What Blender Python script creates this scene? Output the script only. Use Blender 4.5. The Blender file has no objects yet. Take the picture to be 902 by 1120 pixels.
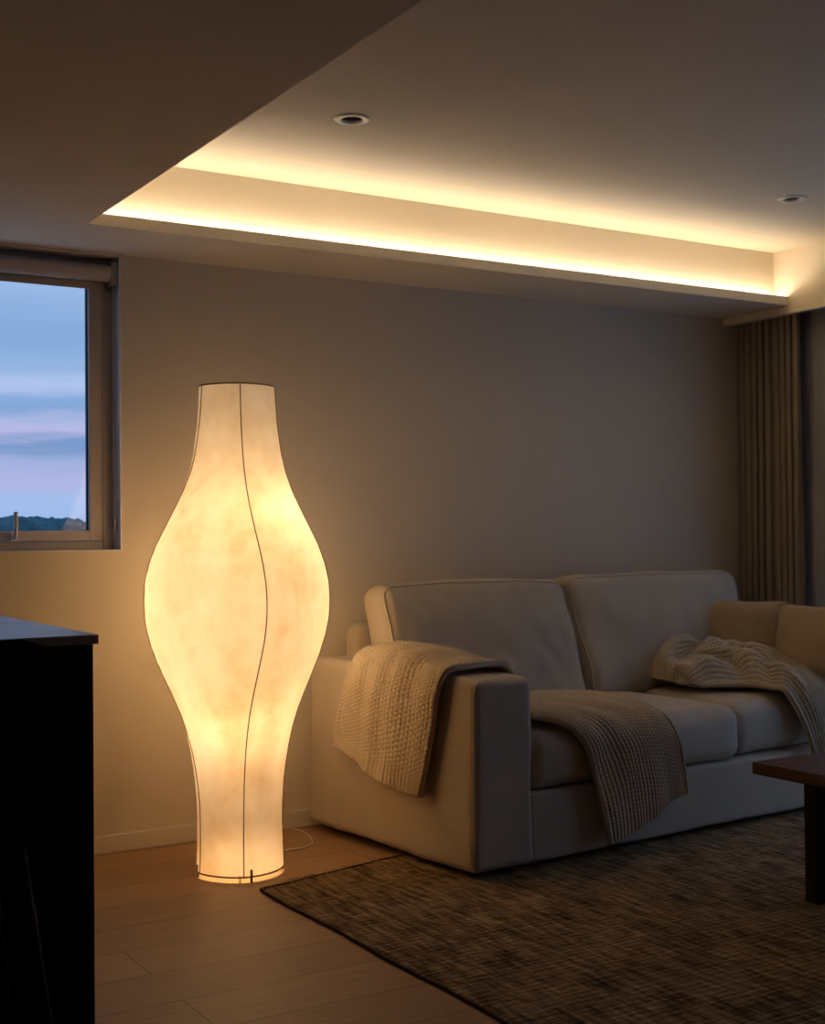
import bpy, bmesh, math, random
import numpy as np
from mathutils import Vector, Matrix, noise

C = bpy.context.scene.collection
random.seed(7)
PI = math.pi
H = 1.25                      # eye height
WALL_Y = 5.067                # inner face of the back wall
LOW = 2.37                    # lowered ceiling
TOP = 2.65                    # upper ceiling of the tray
LIP_Y = 4.61
BULK_X = 5.02
RIGHT_X = 5.30
SOFA_O = Vector((2.615, 3.885, 0.012))
SOFA_R = math.radians(4.4)

# ------------------------------------------------------------------ materials
def new_mat(name):
    m = bpy.data.materials.new(name); m.use_nodes = True
    nt = m.node_tree
    return m, nt, nt.nodes['Principled BSDF']

def ramp(nt, stops, x=0, y=0):
    r = nt.nodes.new('ShaderNodeValToRGB')
    el = r.color_ramp.elements
    while len(el) > 1: el.remove(el[-1])
    el[0].position = stops[0][0]; el[0].color = (*stops[0][1], 1)
    for p, c in stops[1:]:
        e = el.new(p); e.color = (*c, 1)
    return r

def bump(nt, bsdf, src, strength, dist=0.01):
    b = nt.nodes.new('ShaderNodeBump')
    b.inputs['Strength'].default_value = strength
    b.inputs['Distance'].default_value = dist
    nt.links.new(src, b.inputs['Height'])
    nt.links.new(b.outputs['Normal'], bsdf.inputs['Normal'])
    return b

def objcoord(nt, scale=(1, 1, 1), rot=(0, 0, 0), out='Object'):
    t = nt.nodes.new('ShaderNodeTexCoord'); mp = nt.nodes.new('ShaderNodeMapping')
    mp.inputs['Scale'].default_value = scale; mp.inputs['Rotation'].default_value = rot
    nt.links.new(t.outputs[out], mp.inputs['Vector'])
    return mp.outputs['Vector']

def noise_tex(nt, vec, scale, detail=4, rough=.55):
    n = nt.nodes.new('ShaderNodeTexNoise')
    n.inputs['Scale'].default_value = scale; n.inputs['Detail'].default_value = detail
    n.inputs['Roughness'].default_value = rough
    nt.links.new(vec, n.inputs['Vector'])
    return n

def simple(name, col, rough=.6, spec=.5, nscale=0, namt=.08, bumps=0, bscale=200, metal=0):
    m, nt, b = new_mat(name)
    b.inputs['Base Color'].default_value = (*col, 1)
    b.inputs['Roughness'].default_value = rough
    b.inputs['Specular IOR Level'].default_value = spec
    b.inputs['Metallic'].default_value = metal
    v = objcoord(nt)
    if nscale:
        n = noise_tex(nt, v, nscale)
        r = ramp(nt, [(.3, tuple(c*(1-namt) for c in col)), (.7, tuple(min(1, c*(1+namt)) for c in col))])
        nt.links.new(n.outputs['Fac'], r.inputs['Fac']); nt.links.new(r.outputs['Color'], b.inputs['Base Color'])
    if bumps:
        n2 = noise_tex(nt, v, bscale, 3); bump(nt, b, n2.outputs['Fac'], bumps, .002)
    return m

M = {}
M['wall'] = simple('wall_paint', (.68, .605, .49), .85, .25, 1.2, .02, .12, 260)
M['ceiling'] = simple('ceiling_paint', (.71, .64, .52), .9, .2, 1.0, .015, .08, 200)
M['baseboard'] = simple('baseboard_paint', (.70, .64, .55), .5, .4, 3, .02)
M['frame'] = simple('window_frame_lacquer', (.50, .46, .45), .45, .4, 2, .03)
M['gasket'] = simple('black_rubber', (.01, .012, .018), .5)
M['blind'] = simple('blind_cloth', (.44, .38, .32), .8, .2, 6, .05, .3, 500)
M['steel'] = simple('dull_steel', (.45, .44, .43), .35, .5, metal=.8)
M['chain'] = simple('beaded_plastic', (.62, .62, .62), .4)
M['black_wood'] = simple('black_cabinet_wood', (.013, .013, .014), .55, .3, 5, .3)
M['black_top'] = simple('dark_worktop', (.24, .24, .27), .36, .8, 5, .2)
M['stool_wood'] = simple('dark_plywood', (.016, .010, .008), .6, .12, 5, .3)
M['wire'] = simple('lamp_wire', (.36, .21, .08), .5)
M['cord'] = simple('cream_cord', (.75, .66, .52), .5)
M['fitting'] = simple('white_fitting', (.72, .66, .58), .5)
M['bezel'] = simple('white_bezel', (.85, .80, .72), .4)
M['cup'] = simple('downlight_reflector', (.12, .10, .08), .35, .5)
M['ground'] = simple('dusk_field', (.03, .05, .035), .9, 0, 3, .3)
M['trees'] = simple('distant_foliage', (.06, .14, .16), .9, 0, .6, .3)

def fabric(name, col, weave=900, wr=.5, blotch=3.0):
    m, nt, b = new_mat(name)
    v = objcoord(nt)
    n = noise_tex(nt, v, blotch, 5)
    r = ramp(nt, [(.3, tuple(c*.93 for c in col)), (.7, tuple(c*1.06 for c in col))])
    nt.links.new(n.outputs['Fac'], r.inputs['Fac']); nt.links.new(r.outputs['Color'], b.inputs['Base Color'])
    b.inputs['Roughness'].default_value = .92; b.inputs['Specular IOR Level'].default_value = .15
    b.inputs['Sheen Weight'].default_value = .15
    w1 = noise_tex(nt, v, weave, 2); w2 = noise_tex(nt, v, 9, 5, .6)
    ad = nt.nodes.new('ShaderNodeMath'); ad.operation = 'MULTIPLY_ADD'
    nt.links.new(w2.outputs['Fac'], ad.inputs[0]); ad.inputs[1].default_value = 5.0*wr
    nt.links.new(w1.outputs['Fac'], ad.inputs[2])
    bump(nt, b, ad.outputs[0], .45, .004)
    return m
M['sofa'] = fabric('linen_slipcover', (.55, .475, .365))
M['pillow'] = fabric('tan_linen', (.47, .36, .22), wr=.7)
M['curtain'] = fabric('taupe_curtain_cloth', (.33, .27, .195), wr=.2)

m, nt, b = new_mat('sheer_curtain_cloth')
b.inputs['Base Color'].default_value = (.6, .58, .58, 1); b.inputs['Roughness'].default_value = .9
tr = nt.nodes.new('ShaderNodeBsdfTranslucent'); tr.inputs['Color'].default_value = (.55, .53, .54, 1)
mx = nt.nodes.new('ShaderNodeMixShader'); mx.inputs[0].default_value = .4
nt.links.new(b.outputs[0], mx.inputs[1]); nt.links.new(tr.outputs[0], mx.inputs[2])
nt.links.new(mx.outputs[0], nt.nodes['Material Output'].inputs['Surface'])
n = noise_tex(nt, objcoord(nt), 700, 2); bump(nt, b, n.outputs['Fac'], .3, .001)
M['sheer'] = m

def knit_mat(name, col):
    m, nt, b = new_mat(name)
    v = objcoord(nt)
    n = noise_tex(nt, v, 60, 4)
    r = ramp(nt, [(.25, tuple(c*.92 for c in col)), (.7, tuple(c*1.06 for c in col))])
    nt.links.new(n.outputs['Fac'], r.inputs['Fac']); nt.links.new(r.outputs['Color'], b.inputs['Base Color'])
    b.inputs['Roughness'].default_value = .95; b.inputs['Specular IOR Level'].default_value = .1
    b.inputs['Sheen Weight'].default_value = .2
    f = noise_tex(nt, v, 700, 3); bump(nt, b, f.outputs['Fac'], .5, .003)
    return m
M['knit'] = knit_mat('chunky_beige_wool', (.64, .53, .38))
M['knit2'] = knit_mat('chunky_oat_wool', (.56, .48, .35))

# floor : oak planks running along the back wall
m, nt, b = new_mat('oak_planks')
v = objcoord(nt, (1, 1, 1))
br = nt.nodes.new('ShaderNodeTexBrick')
mp = nt.nodes.new('ShaderNodeMapping'); mp.inputs['Location'].default_value = (.55, 0.0, 0)
nt.links.new(v, mp.inputs['Vector']); nt.links.new(mp.outputs['Vector'], br.inputs['Vector'])
br.inputs['Scale'].default_value = 1; br.inputs['Brick Width'].default_value = 1.86
br.inputs['Row Height'].default_value = .24; br.inputs['Mortar Size'].default_value = .0016
br.inputs['Mortar Smooth'].default_value = .2; br.offset = .37; br.offset_frequency = 2
br.inputs['Color1'].default_value = (.40, .245, .13, 1); br.inputs['Color2'].default_value = (.33, .20, .105, 1)
br.inputs['Mortar'].default_value = (.07, .04, .02, 1)
g = noise_tex(nt, objcoord(nt, (1.2, 22, 1)), 3.0, 6, .65)
gr = ramp(nt, [(.3, (.78, .78, .78)), (.72, (1.15, 1.15, 1.15))])
nt.links.new(g.outputs['Fac'], gr.inputs['Fac'])
mul = nt.nodes.new('ShaderNodeMixRGB'); mul.blend_type = 'MULTIPLY'; mul.inputs[0].default_value = 1
nt.links.new(br.outputs['Color'], mul.inputs[1]); nt.links.new(gr.outputs['Color'], mul.inputs[2])
nt.links.new(mul.outputs[0], b.inputs['Base Color'])
b.inputs['Roughness'].default_value = .48; b.inputs['Specular IOR Level'].default_value = .4
inv = nt.nodes.new('ShaderNodeMath'); inv.operation = 'MULTIPLY_ADD'
nt.links.new(br.outputs['Fac'], inv.inputs[0]); inv.inputs[1].default_value = -1
nt.links.new(g.outputs['Fac'], inv.inputs[2])
bump(nt, b, inv.outputs[0], .12, .003)
M['floor'] = m

# jute rug
m, nt, b = new_mat('woven_jute')
def wv(nt, vec, scale, direction, dist, dscale):
    w = nt.nodes.new('ShaderNodeTexWave'); w.bands_direction = direction
    w.inputs['Scale'].default_value = scale; w.inputs['Distortion'].default_value = dist
    w.inputs['Detail'].default_value = 3; w.inputs['Detail Scale'].default_value = dscale
    nt.links.new(vec, w.inputs['Vector']); return w
v = objcoord(nt)
s1 = noise_tex(nt, objcoord(nt, (7, 60, 1)), 1.6, 6, .7)      # strands along X
s2 = noise_tex(nt, objcoord(nt, (40, 5, 1)), 1.2, 4, .6)      # cross yarns
s3 = noise_tex(nt, v, 5.5, 5, .65)
a1 = nt.nodes.new('ShaderNodeMath'); a1.operation = 'ADD'
nt.links.new(s1.outputs['Fac'], a1.inputs[0]); nt.links.new(s2.outputs['Fac'], a1.inputs[1])
a2 = nt.nodes.new('ShaderNodeMath'); a2.operation = 'MULTIPLY_ADD'
nt.links.new(s3.outputs['Fac'], a2.inputs[0]); a2.inputs[1].default_value = .55
nt.links.new(a1.outputs[0], a2.inputs[2])
r = ramp(nt, [(.44, (.035, .022, .011)), (.51, (.14, .09, .045)), (.58, (.28, .19, .095)), (.68, (.52, .38, .21))])
sc_ = nt.nodes.new('ShaderNodeMath'); sc_.operation = 'MULTIPLY'; sc_.inputs[1].default_value = .44
nt.links.new(a2.outputs[0], sc_.inputs[0]); nt.links.new(sc_.outputs[0], r.inputs['Fac'])
nt.links.new(r.outputs['Color'], b.inputs['Base Color'])
b.inputs['Roughness'].default_value = .95; b.inputs['Specular IOR Level'].default_value = .1
wav = wv(nt, v, 11, 'Y', 1.2, 3)
a3 = nt.nodes.new('ShaderNodeMath'); a3.operation = 'MULTIPLY_ADD'
nt.links.new(s1.outputs['Fac'], a3.inputs[0]); a3.inputs[1].default_value = 2.0
nt.links.new(wav.outputs['Fac'], a3.inputs[2])
bump(nt, b, a3.outputs[0], 1.0, .006)
M['rug'] = m
M['straw'] = simple('jute_straw', (.42, .30, .16), .9, .1)
M['binding'] = simple('rug_binding', (.05, .035, .022), .9, .1)

# walnut table
m, nt, b = new_mat('walnut')
g = noise_tex(nt, objcoord(nt, (3, 30, 30)), 2, 5)
r = ramp(nt, [(.3, (.06, .026, .013)), (.7, (.11, .05, .025))])
nt.links.new(g.outputs['Fac'], r.inputs['Fac']); nt.links.new(r.outputs['Color'], b.inputs['Base Color'])
b.inputs['Roughness'].default_value = .5; b.inputs['Specular IOR Level'].default_value = .3
M['walnut'] = m
M['dark_leg'] = simple('dark_stained_leg', (.02, .014, .011), .6, .2, 8, .2)

# glass
m, nt, b = new_mat('window_glass')
nt.nodes.remove(b)
tp = nt.nodes.new('ShaderNodeBsdfTransparent'); tp.inputs[0].default_value = (.95, .97, 1, 1)
gl = nt.nodes.new('ShaderNodeBsdfGlossy'); gl.inputs['Roughness'].default_value = .02
fr = nt.nodes.new('ShaderNodeLayerWeight'); fr.inputs['Blend'].default_value = .5
mx = nt.nodes.new('ShaderNodeMixShader')
pw_ = nt.nodes.new('ShaderNodeMath'); pw_.operation = 'POWER'; pw_.inputs[1].default_value = 5
ml = nt.nodes.new('ShaderNodeMath'); ml.operation = 'MULTIPLY_ADD'; ml.inputs[1].default_value = .9; ml.inputs[2].default_value = .055
nt.links.new(fr.outputs['Facing'], pw_.inputs[0]); nt.links.new(pw_.outputs[0], ml.inputs[0]); nt.links.new(ml.outputs[0], mx.inputs[0])
nt.links.new(tp.outputs[0], mx.inputs[1]); nt.links.new(gl.outputs[0], mx.inputs[2])
nt.links.new(mx.outputs[0], nt.nodes['Material Output'].inputs['Surface'])
M['glass'] = m

# lamp shade : sprayed cocoon skin, lets the bulbs' light through
SHADE_EMIT = .07
m, nt, b = new_mat('cocoon_skin')
v = objcoord(nt, (1, 1, .8))
n1 = noise_tex(nt, v, 9, 6, .62); n2 = noise_tex(nt, v, 2.6, 3, .5)
ad = nt.nodes.new('ShaderNodeMath'); ad.operation = 'ADD'
nt.links.new(n1.outputs['Fac'], ad.inputs[0]); nt.links.new(n2.outputs['Fac'], ad.inputs[1])
hf = nt.nodes.new('ShaderNodeMath'); hf.operation = 'MULTIPLY'; hf.inputs[1].default_value = .5
nt.links.new(ad.outputs[0], hf.inputs[0])
r = ramp(nt, [(.36, (.80, .60, .36)), (.47, (.92, .78, .58)), (.60, (1.0, .90, .74))])
nt.links.new(hf.outputs[0], r.inputs['Fac'])
tl = nt.nodes.new('ShaderNodeBsdfTranslucent'); nt.links.new(r.outputs['Color'], tl.inputs['Color'])
df = nt.nodes.new('ShaderNodeBsdfDiffuse'); df.inputs['Color'].default_value = (.75, .66, .5, 1)
mx = nt.nodes.new('ShaderNodeMixShader'); mx.inputs[0].default_value = .72
nt.links.new(df.outputs[0], mx.inputs[1]); nt.links.new(tl.outputs[0], mx.inputs[2])
em = nt.nodes.new('ShaderNodeEmission'); em.inputs['Strength'].default_value = SHADE_EMIT
tint = nt.nodes.new('ShaderNodeMixRGB'); tint.blend_type = 'MULTIPLY'; tint.inputs[0].default_value = 1
tint.inputs[2].default_value = (1.0, .76, .52, 1)
nt.links.new(r.outputs['Color'], tint.inputs[1]); nt.links.new(tint.outputs[0], em.inputs['Color'])
sh = nt.nodes.new('ShaderNodeAddShader')
nt.links.new(mx.outputs[0], sh.inputs[0]); nt.links.new(em.outputs[0], sh.inputs[1])
nt.links.new(sh.outputs[0], nt.nodes['Material Output'].inputs['Surface'])
nt.nodes.remove(b)
M['shade'] = m

def emis(name, col, s):
    m, nt, b = new_mat(name)
    b.inputs['Base Color'].default_value = (0.5, .5, .5, 1)
    b.inputs['Emission Color'].default_value = (*col, 1)
    b.inputs['Emission Strength'].default_value = s
    return m
M['led'] = emis('warm_led', (1, .84, .65), 15)
M['bulb'] = emis('frosted_bulb', (1, .70, .36), 6)

# ------------------------------------------------------------------ helpers
def finish(name, bm, mat, parent=None, smooth=False):
    me = bpy.data.meshes.new(name); bm.to_mesh(me); bm.free()
    o = bpy.data.objects.new(name, me); C.objects.link(o)
    me.materials.append(mat)
    if smooth:
        for p in me.polygons: p.use_smooth = True
    if parent: o.parent = parent
    return o

def raw(name, vs, fs, mat, parent=None, smooth=True):
    me = bpy.data.meshes.new(name); me.from_pydata([tuple(v) for v in vs], [], fs); me.update()
    bm = bmesh.new(); bm.from_mesh(me); bmesh.ops.recalc_face_normals(bm, faces=bm.faces); bm.to_mesh(me); bm.free()
    o = bpy.data.objects.new(name, me); C.objects.link(o); me.materials.append(mat)
    if smooth:
        for p in me.polygons: p.use_smooth = True
    if parent: o.parent = parent
    return o

def add_box(bm, x0, x1, y0, y1, z0, z1, bev=0, mi=0):
    r = bmesh.ops.create_cube(bm, size=1)
    for v in r['verts']:
        v.co = Vector(((x0+x1)/2+v.co.x*(x1-x0), (y0+y1)/2+v.co.y*(y1-y0), (z0+z1)/2+v.co.z*(z1-z0)))
    if bev:
        es = list({e for v in r['verts'] for e in v.link_edges})
        bmesh.ops.bevel(bm, geom=es, offset=bev, segments=2, affect='EDGES', profile=.6)

def box(name, x0, x1, y0, y1, z0, z1, mat, parent=None, bev=0):
    bm = bmesh.new(); add_box(bm, x0, x1, y0, y1, z0, z1, bev)
    return finish(name, bm, mat, parent)

def tube(bm, pts, rad, seg=10, closed=False):
    pts = [Vector(p) for p in pts]; n = len(pts); rings = []
    up = Vector((0, 0, 1)); prev = None
    for i, p in enumerate(pts):
        if closed: t = (pts[(i+1) % n]-pts[i-1])
        else: t = (pts[min(i+1, n-1)]-pts[max(i-1, 0)])
        t.normalize()
        if prev is None:
            a = t.cross(up)
            if a.length < .1: a = t.cross(Vector((1, 0, 0)))
        else: a = prev - t*prev.dot(t)
        a.normalize(); prev = a; bb = t.cross(a)
        rr = rad[i] if isinstance(rad, (list, tuple)) else rad
        rings.append([bm.verts.new(p+(a*math.cos(2*PI*k/seg)+bb*math.sin(2*PI*k/seg))*rr) for k in range(seg)])
    m = n if closed else n-1
    for i in range(m):
        A, B = rings[i], rings[(i+1) % n]
        for k in range(seg):
            bm.faces.new((A[k], A[(k+1) % seg], B[(k+1) % seg], B[k]))
    if not closed:
        bm.faces.new(rings[0][::-1]); bm.faces.new(rings[-1])

def tube_obj(name, pts, rad, mat, parent=None, seg=10, closed=False):
    bm = bmesh.new(); tube(bm, pts, rad, seg, closed)
    bmesh.ops.recalc_face_normals(bm, faces=bm.faces)
    return finish(name, bm, mat, parent, True)

def catmull(P, n):
    """resample a list of arrays with Catmull-Rom to n samples"""
    P = np.asarray(P, float); k = len(P)
    Q = np.concatenate([[2*P[0]-P[1]], P, [2*P[-1]-P[-2]]])
    out = []
    for s in np.linspace(0, k-1-1e-9, n):
        i = int(s); t = s-i
        a, b_, c, d = Q[i], Q[i+1], Q[i+2], Q[i+3]
        out.append(.5*((2*b_)+(-a+c)*t+(2*a-5*b_+4*c-d)*t*t+(-a+3*b_-3*c+d)*t**3))
    return np.array(out)

def lathe(bm, prof, seg=32, cx=0, cy=0):
    rings = [[bm.verts.new((cx+r*math.cos(2*PI*k/seg), cy+r*math.sin(2*PI*k/seg), z)) for k in range(seg)] for r, z in prof]
    for A, B in zip(rings, rings[1:]):
        for k in range(seg): bm.faces.new((A[k], A[(k+1) % seg], B[(k+1) % seg], B[k]))
    return rings

def rbox(sx, sy, sz, r, step=.03, fn=None):
    """rounded box centred at origin; surface grid, optional deformer"""
    hx, hy, hz = sx/2, sy/2, sz/2
    def ticks(h):
        n = max(4, int(2*h/step)); inner = np.linspace(-h+r, h-r, n)
        c = [h-r+r*math.tan(a) for a in np.linspace(0, PI/4, 5)[1:]]
        return np.concatenate([[-q for q in c[::-1]], inner, c])
    X, Y, Z = ticks(hx), ticks(hy), ticks(hz)
    idx = {}; vs = []; fs = []
    def vid(i, j, k):
        key = (i, j, k)
        if key not in idx:
            p = Vector((X[i], Y[j], Z[k]))
            q = Vector((max(-hx+r, min(hx-r, p.x)), max(-hy+r, min(hy-r, p.y)), max(-hz+r, min(hz-r, p.z))))
            d = p-q; nn = Vector((0, 0, 0))
            if d.length > 1e-9: nn = d.normalized(); p = q+nn*r
            idx[key] = len(vs); vs.append((p, nn))
        return idx[key]
    nx, ny, nz = len(X), len(Y), len(Z)
    for k in (0, nz-1):
        for i in range(nx-1):
            for j in range(ny-1): fs.append((vid(i, j, k), vid(i+1, j, k), vid(i+1, j+1, k), vid(i, j+1, k)))
    for j in (0, ny-1):
        for i in range(nx-1):
            for k in range(nz-1): fs.append((vid(i, j, k), vid(i+1, j, k), vid(i+1, j, k+1), vid(i, j, k+1)))
    for i in (0, nx-1):
        for j in range(ny-1):
            for k in range(nz-1): fs.append((vid(i, j, k), vid(i, j+1, k), vid(i, j+1, k+1), vid(i, j, k+1)))
    out = []
    for p, nn in vs:
        q = fn(p.copy(), nn) if fn else p
        out.append(q)
    return out, fs

def wr(p, amp, sc=(4, 4, 4), seed=0):
    return noise.noise_vector(Vector((p.x*sc[0]+seed, p.y*sc[1]+seed*1.7, p.z*sc[2]-seed)))*amp

def tag(o, label=None, cat=None, group=None, kind=None):
    if label: o['label'] = label
    if cat: o['category'] = cat
    if group: o['group'] = group
    if kind: o['kind'] = kind
    return o

def empty(name, loc=(0, 0, 0), rz=0):
    o = bpy.data.objects.new(name, None); C.objects.link(o)
    o.location = loc; o.rotation_euler = (0, 0, rz); o.empty_display_size = .1
    return o

def struct(o): o['kind'] = 'structure'; return o

# ------------------------------------------------------------------ the room
struct(box('floor', -1.7, RIGHT_X+.1, -2.1, WALL_Y+.15, -.1, 0, M['floor']))
WX0, WX1, WZ0, WZ1 = .52, 1.73, 1.19, 2.363
bm = bmesh.new()
T = .17
add_box(bm, -1.7, WX0, WALL_Y, WALL_Y+T, 0, TOP+.1)
add_box(bm, WX1, RIGHT_X+.1, WALL_Y, WALL_Y+T, 0, TOP+.1)
add_box(bm, WX0, WX1, WALL_Y, WALL_Y+T, 0, WZ0)
add_box(bm, WX0, WX1, WALL_Y, WALL_Y+T, WZ1, TOP+.1)
struct(finish('wall_back', bm, M['wall']))
struct(box('wall_left', -1.7, -1.6, -2.1, WALL_Y, 0, TOP+.1, M['wall']))
struct(box('wall_front', -1.6, RIGHT_X, -2.1, -2.0, 0, TOP+.1, M['wall']))
DY0, DY1, DZ1 = 2.0, 4.42, 2.25
bm = bmesh.new()
add_box(bm, RIGHT_X, RIGHT_X+.1, DY1, WALL_Y, 0, TOP+.1)
add_box(bm, RIGHT_X, RIGHT_X+.1, -2.0, DY0, 0, TOP+.1)
add_box(bm, RIGHT_X, RIGHT_X+.1, DY0, DY1, DZ1, TOP+.1)
struct(finish('wall_right', bm, M['wall']))
# upper ceiling with two bored holes for the spots
DL = [(2.132, 3.868), (4.262, 3.885)]
bm = bmesh.new(); add_box(bm, -1.6, RIGHT_X, -2.0, WALL_Y, TOP, TOP+.1)
ceil = struct(finish('ceiling', bm, M['ceiling']))
cutters = []
for cx_, cy_ in DL:
    bm = bmesh.new()
    bmesh.ops.create_cone(bm, cap_ends=True, segments=40, radius1=.038, radius2=.038, depth=.12, matrix=Matrix.Translation((cx_, cy_, TOP+.02)))
    co = finish('cutter', bm, M['ceiling']); cutters.append(co)
    md = ceil.modifiers.new('b', 'BOOLEAN'); md.operation = 'DIFFERENCE'; md.object = co; md.solver = 'EXACT'
bpy.context.view_layer.update()
me = bpy.data.meshes.new_from_object(ceil.evaluated_get(bpy.context.evaluated_depsgraph_get()))
ceil.modifiers.clear(); ceil.data = me
for co in cutters: bpy.data.objects.remove(co)
# lowered ceiling: left field, strip along the back wall, ledge with upstand, curtain box
COVE_Y = 4.705
struct(box('trim_1', -1.6, 1.455, -2.0, LIP_Y, LOW, TOP, M['ceiling']))
bm = bmesh.new()
add_box(bm, -1.6, BULK_X, COVE_Y, WALL_Y, LOW, TOP)
struct(finish('trim_2', bm, M['ceiling']))
bm = bmesh.new()
add_box(bm, 1.455, BULK_X, LIP_Y, COVE_Y, LOW, LOW+.012)
add_box(bm, 1.455, BULK_X, LIP_Y, LIP_Y+.014, LOW+.012, LOW+.043)
add_box(bm, -1.6, 1.455, LIP_Y, COVE_Y, LOW, TOP)
struct(finish('trim_3', bm, M['ceiling']))
struct(box('trim_4', BULK_X, BULK_X+.045, -2.0, WALL_Y, 2.33, TOP, M['ceiling']))
# baseboard
box_ = lambda n, *a: struct(box(n, *a, M['baseboard'], None, .003))
box_('baseboard_back', -1.6, RIGHT_X, WALL_Y-.013, WALL_Y, 0, .07)
box_('baseboard_left', -1.6, -1.587, -2.0, WALL_Y-.013, 0, .07)
box_('baseboard_front', -1.587, RIGHT_X, -2.0, -1.987, 0, .07)

# LED strip on the ledge
led = box('led_strip', 1.47, BULK_X-.02, LIP_Y+.062, LIP_Y+.074, LOW+.012, LOW+.034, M['led'])
tag(led, 'glowing warm strip light hidden on the ledge of the ceiling cove above the sofa', 'strip light')

# downlights
def downlight(x, y, label):
    t = empty('recessed_downlight', (x, y, TOP))
    tag(t, label, 'ceiling light', 'unlit recessed downlights in the upper ceiling')
    bm = bmesh.new(); lathe(bm, [(.0365, .02), (.0365, -.003), (.040, -.006), (.057, -.004), (.061, 0), (.0375, .0)], 40)
    finish('bezel', bm, M['bezel'], t, True)
    bm = bmesh.new(); rg = lathe(bm, [(.036, .004), (.028, .040), (.018, .052)], 40); bm.faces.new(rg[-1])
    finish('reflector', bm, M['cup'], t, True)
    bm = bmesh.new(); bmesh.ops.create_cone(bm, cap_ends=True, segments=24, radius1=.017, radius2=.017, depth=.004, matrix=Matrix.Translation((0, 0, .049)))
    finish('lens', bm, simple('unlit_lens', (.25, .22, .18), .3), t)
downlight(*DL[0], 'unlit round white downlight in the upper ceiling, the one left of centre')
downlight(*DL[1], 'unlit round white downlight in the upper ceiling, near the curtain side on the right')

# ------------------------------------------------------------------ window in the back wall
FY = 5.150
w1 = struct(empty('window_1', (WX0, FY, WZ0)))
def at(o, obj):  # parent with kept world coordinates
    obj.parent = o; obj.location = -Vector(o.location); return obj
def ring_frame(x0, x1, z0, z1, wd, y0, y1, mat, name, parent, bev=.004):
    bm = bmesh.new()
    add_box(bm, x0, x0+wd, y0, y1, z0, z1, bev); add_box(bm, x1-wd, x1, y0, y1, z0, z1, bev)
    add_box(bm, x0+wd, x1-wd, y0, y1, z0, z0+wd*.8, bev); add_box(bm, x0+wd, x1-wd, y0, y1, z1-wd, z1, bev)
    return at(parent, finish(name, bm, mat))
ring_frame(WX0, WX1, WZ0, WZ1, .047, FY+.006, FY+.06, M['frame'], 'window_frame', w1)
sash = ring_frame(WX0+.050, WX1-.050, WZ0+.040, WZ1-.05, .052, FY-.004, FY+.045, M['frame'], 'window_sash', w1)
ring_frame(WX0+.098, WX1-.101, WZ0+.078, WZ1-.095, .0055, FY+.020, FY+.036, M['gasket'], 'gasket', w1, 0)
at(w1, box('window_pane', WX0+.098, WX1-.100, FY+.026, FY+.030, WZ0+.078, WZ1-.095, M['glass']))
bm = bmesh.new()
add_box(bm, 1.312, 1.340, FY-.012, FY-.004, 1.232, 1.262, .003)
tube(bm, [(1.326, FY-.010, 1.245), (1.326, FY-.034, 1.245), (1.326, FY-.040, 1.258), (1.326, FY-.040, 1.345)], [.008, .008, .009, .008], 12)
at(w1, finish('window_handle', bm, M['chain'], None, True))

lin = simple('skylit_blue_lining', (.74, .77, .84), .3, .5)  # reveal lining, with the sky's blue light put into its colour
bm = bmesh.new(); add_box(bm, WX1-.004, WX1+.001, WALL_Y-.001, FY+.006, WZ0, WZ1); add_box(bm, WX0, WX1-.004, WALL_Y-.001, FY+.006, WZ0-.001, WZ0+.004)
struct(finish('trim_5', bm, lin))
# roller blind with chain
rb = empty('roller_blind', (1.1, 5.105, 2.31))
tag(rb, 'rolled-up beige roller blind at the head of the window with a bead chain', 'blind')
bm = bmesh.new()
spiral = [(.034+.0004*math.sin(5*a), a) for a in np.linspace(0, 2*PI, 40)[:-1]]
ring0 = [bm.verts.new((WX0+.03, 5.105+r*math.cos(a), 2.298+r*math.sin(a))) for r, a in spiral]
ring1 = [bm.verts.new((WX1-.035, 5.105+r*math.cos(a), 2.298+r*math.sin(a))) for r, a in spiral]
for k in range(len(ring0)): bm.faces.new((ring0[k], ring0[(k+1) % 39], ring1[(k+1) % 39], ring1[k]))
bm.faces.new(ring0); bm.faces.new(ring1[::-1]); bmesh.ops.recalc_face_normals(bm, faces=bm.faces)
at(rb, finish('roll', bm, M['blind'], None, True))
at(rb, box('hem_bar', WX0+.04, WX1-.045, 5.128, 5.138, 2.236, 2.268, M['blind'], None, .004))
at(rb, box('bracket', WX1-.030, WX1-.004, 5.085, 5.135, 2.25, 2.345, M['steel'], None, .004))
at(rb, box('bracket', WX0+.004, WX0+.026, 5.085, 5.135, 2.25, 2.345, M['steel'], None, .004))
bm = bmesh.new()
for sx in (-.006, .006):
    for i in range(150):
        z = 2.26-i*.0066
        add = bmesh.ops.create_icosphere(bm, subdivisions=1, radius=.0021, matrix=Matrix.Translation((WX1-.015, 5.110+sx, z)))
tube(bm, [(WX1-.015, 5.104, 2.27), (WX1-.015, 5.104, 1.272), (WX1-.015, 5.110, 1.262), (WX1-.015, 5.116, 1.272), (WX1-.015, 5.116, 2.27)], .0011, 6)
at(rb, finish('bead_chain', bm, M['chain'], None, True))
bm = bmesh.new(); add_box(bm, WX1-.020, WX1-.010, 5.098, 5.122, 1.300, 1.316, .003); add_box(bm, WX1-.018, WX1-.002, 5.106, 5.114, 1.262, 1.30, .003)
at(rb, finish('chain_clip', bm, M['steel']))

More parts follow.
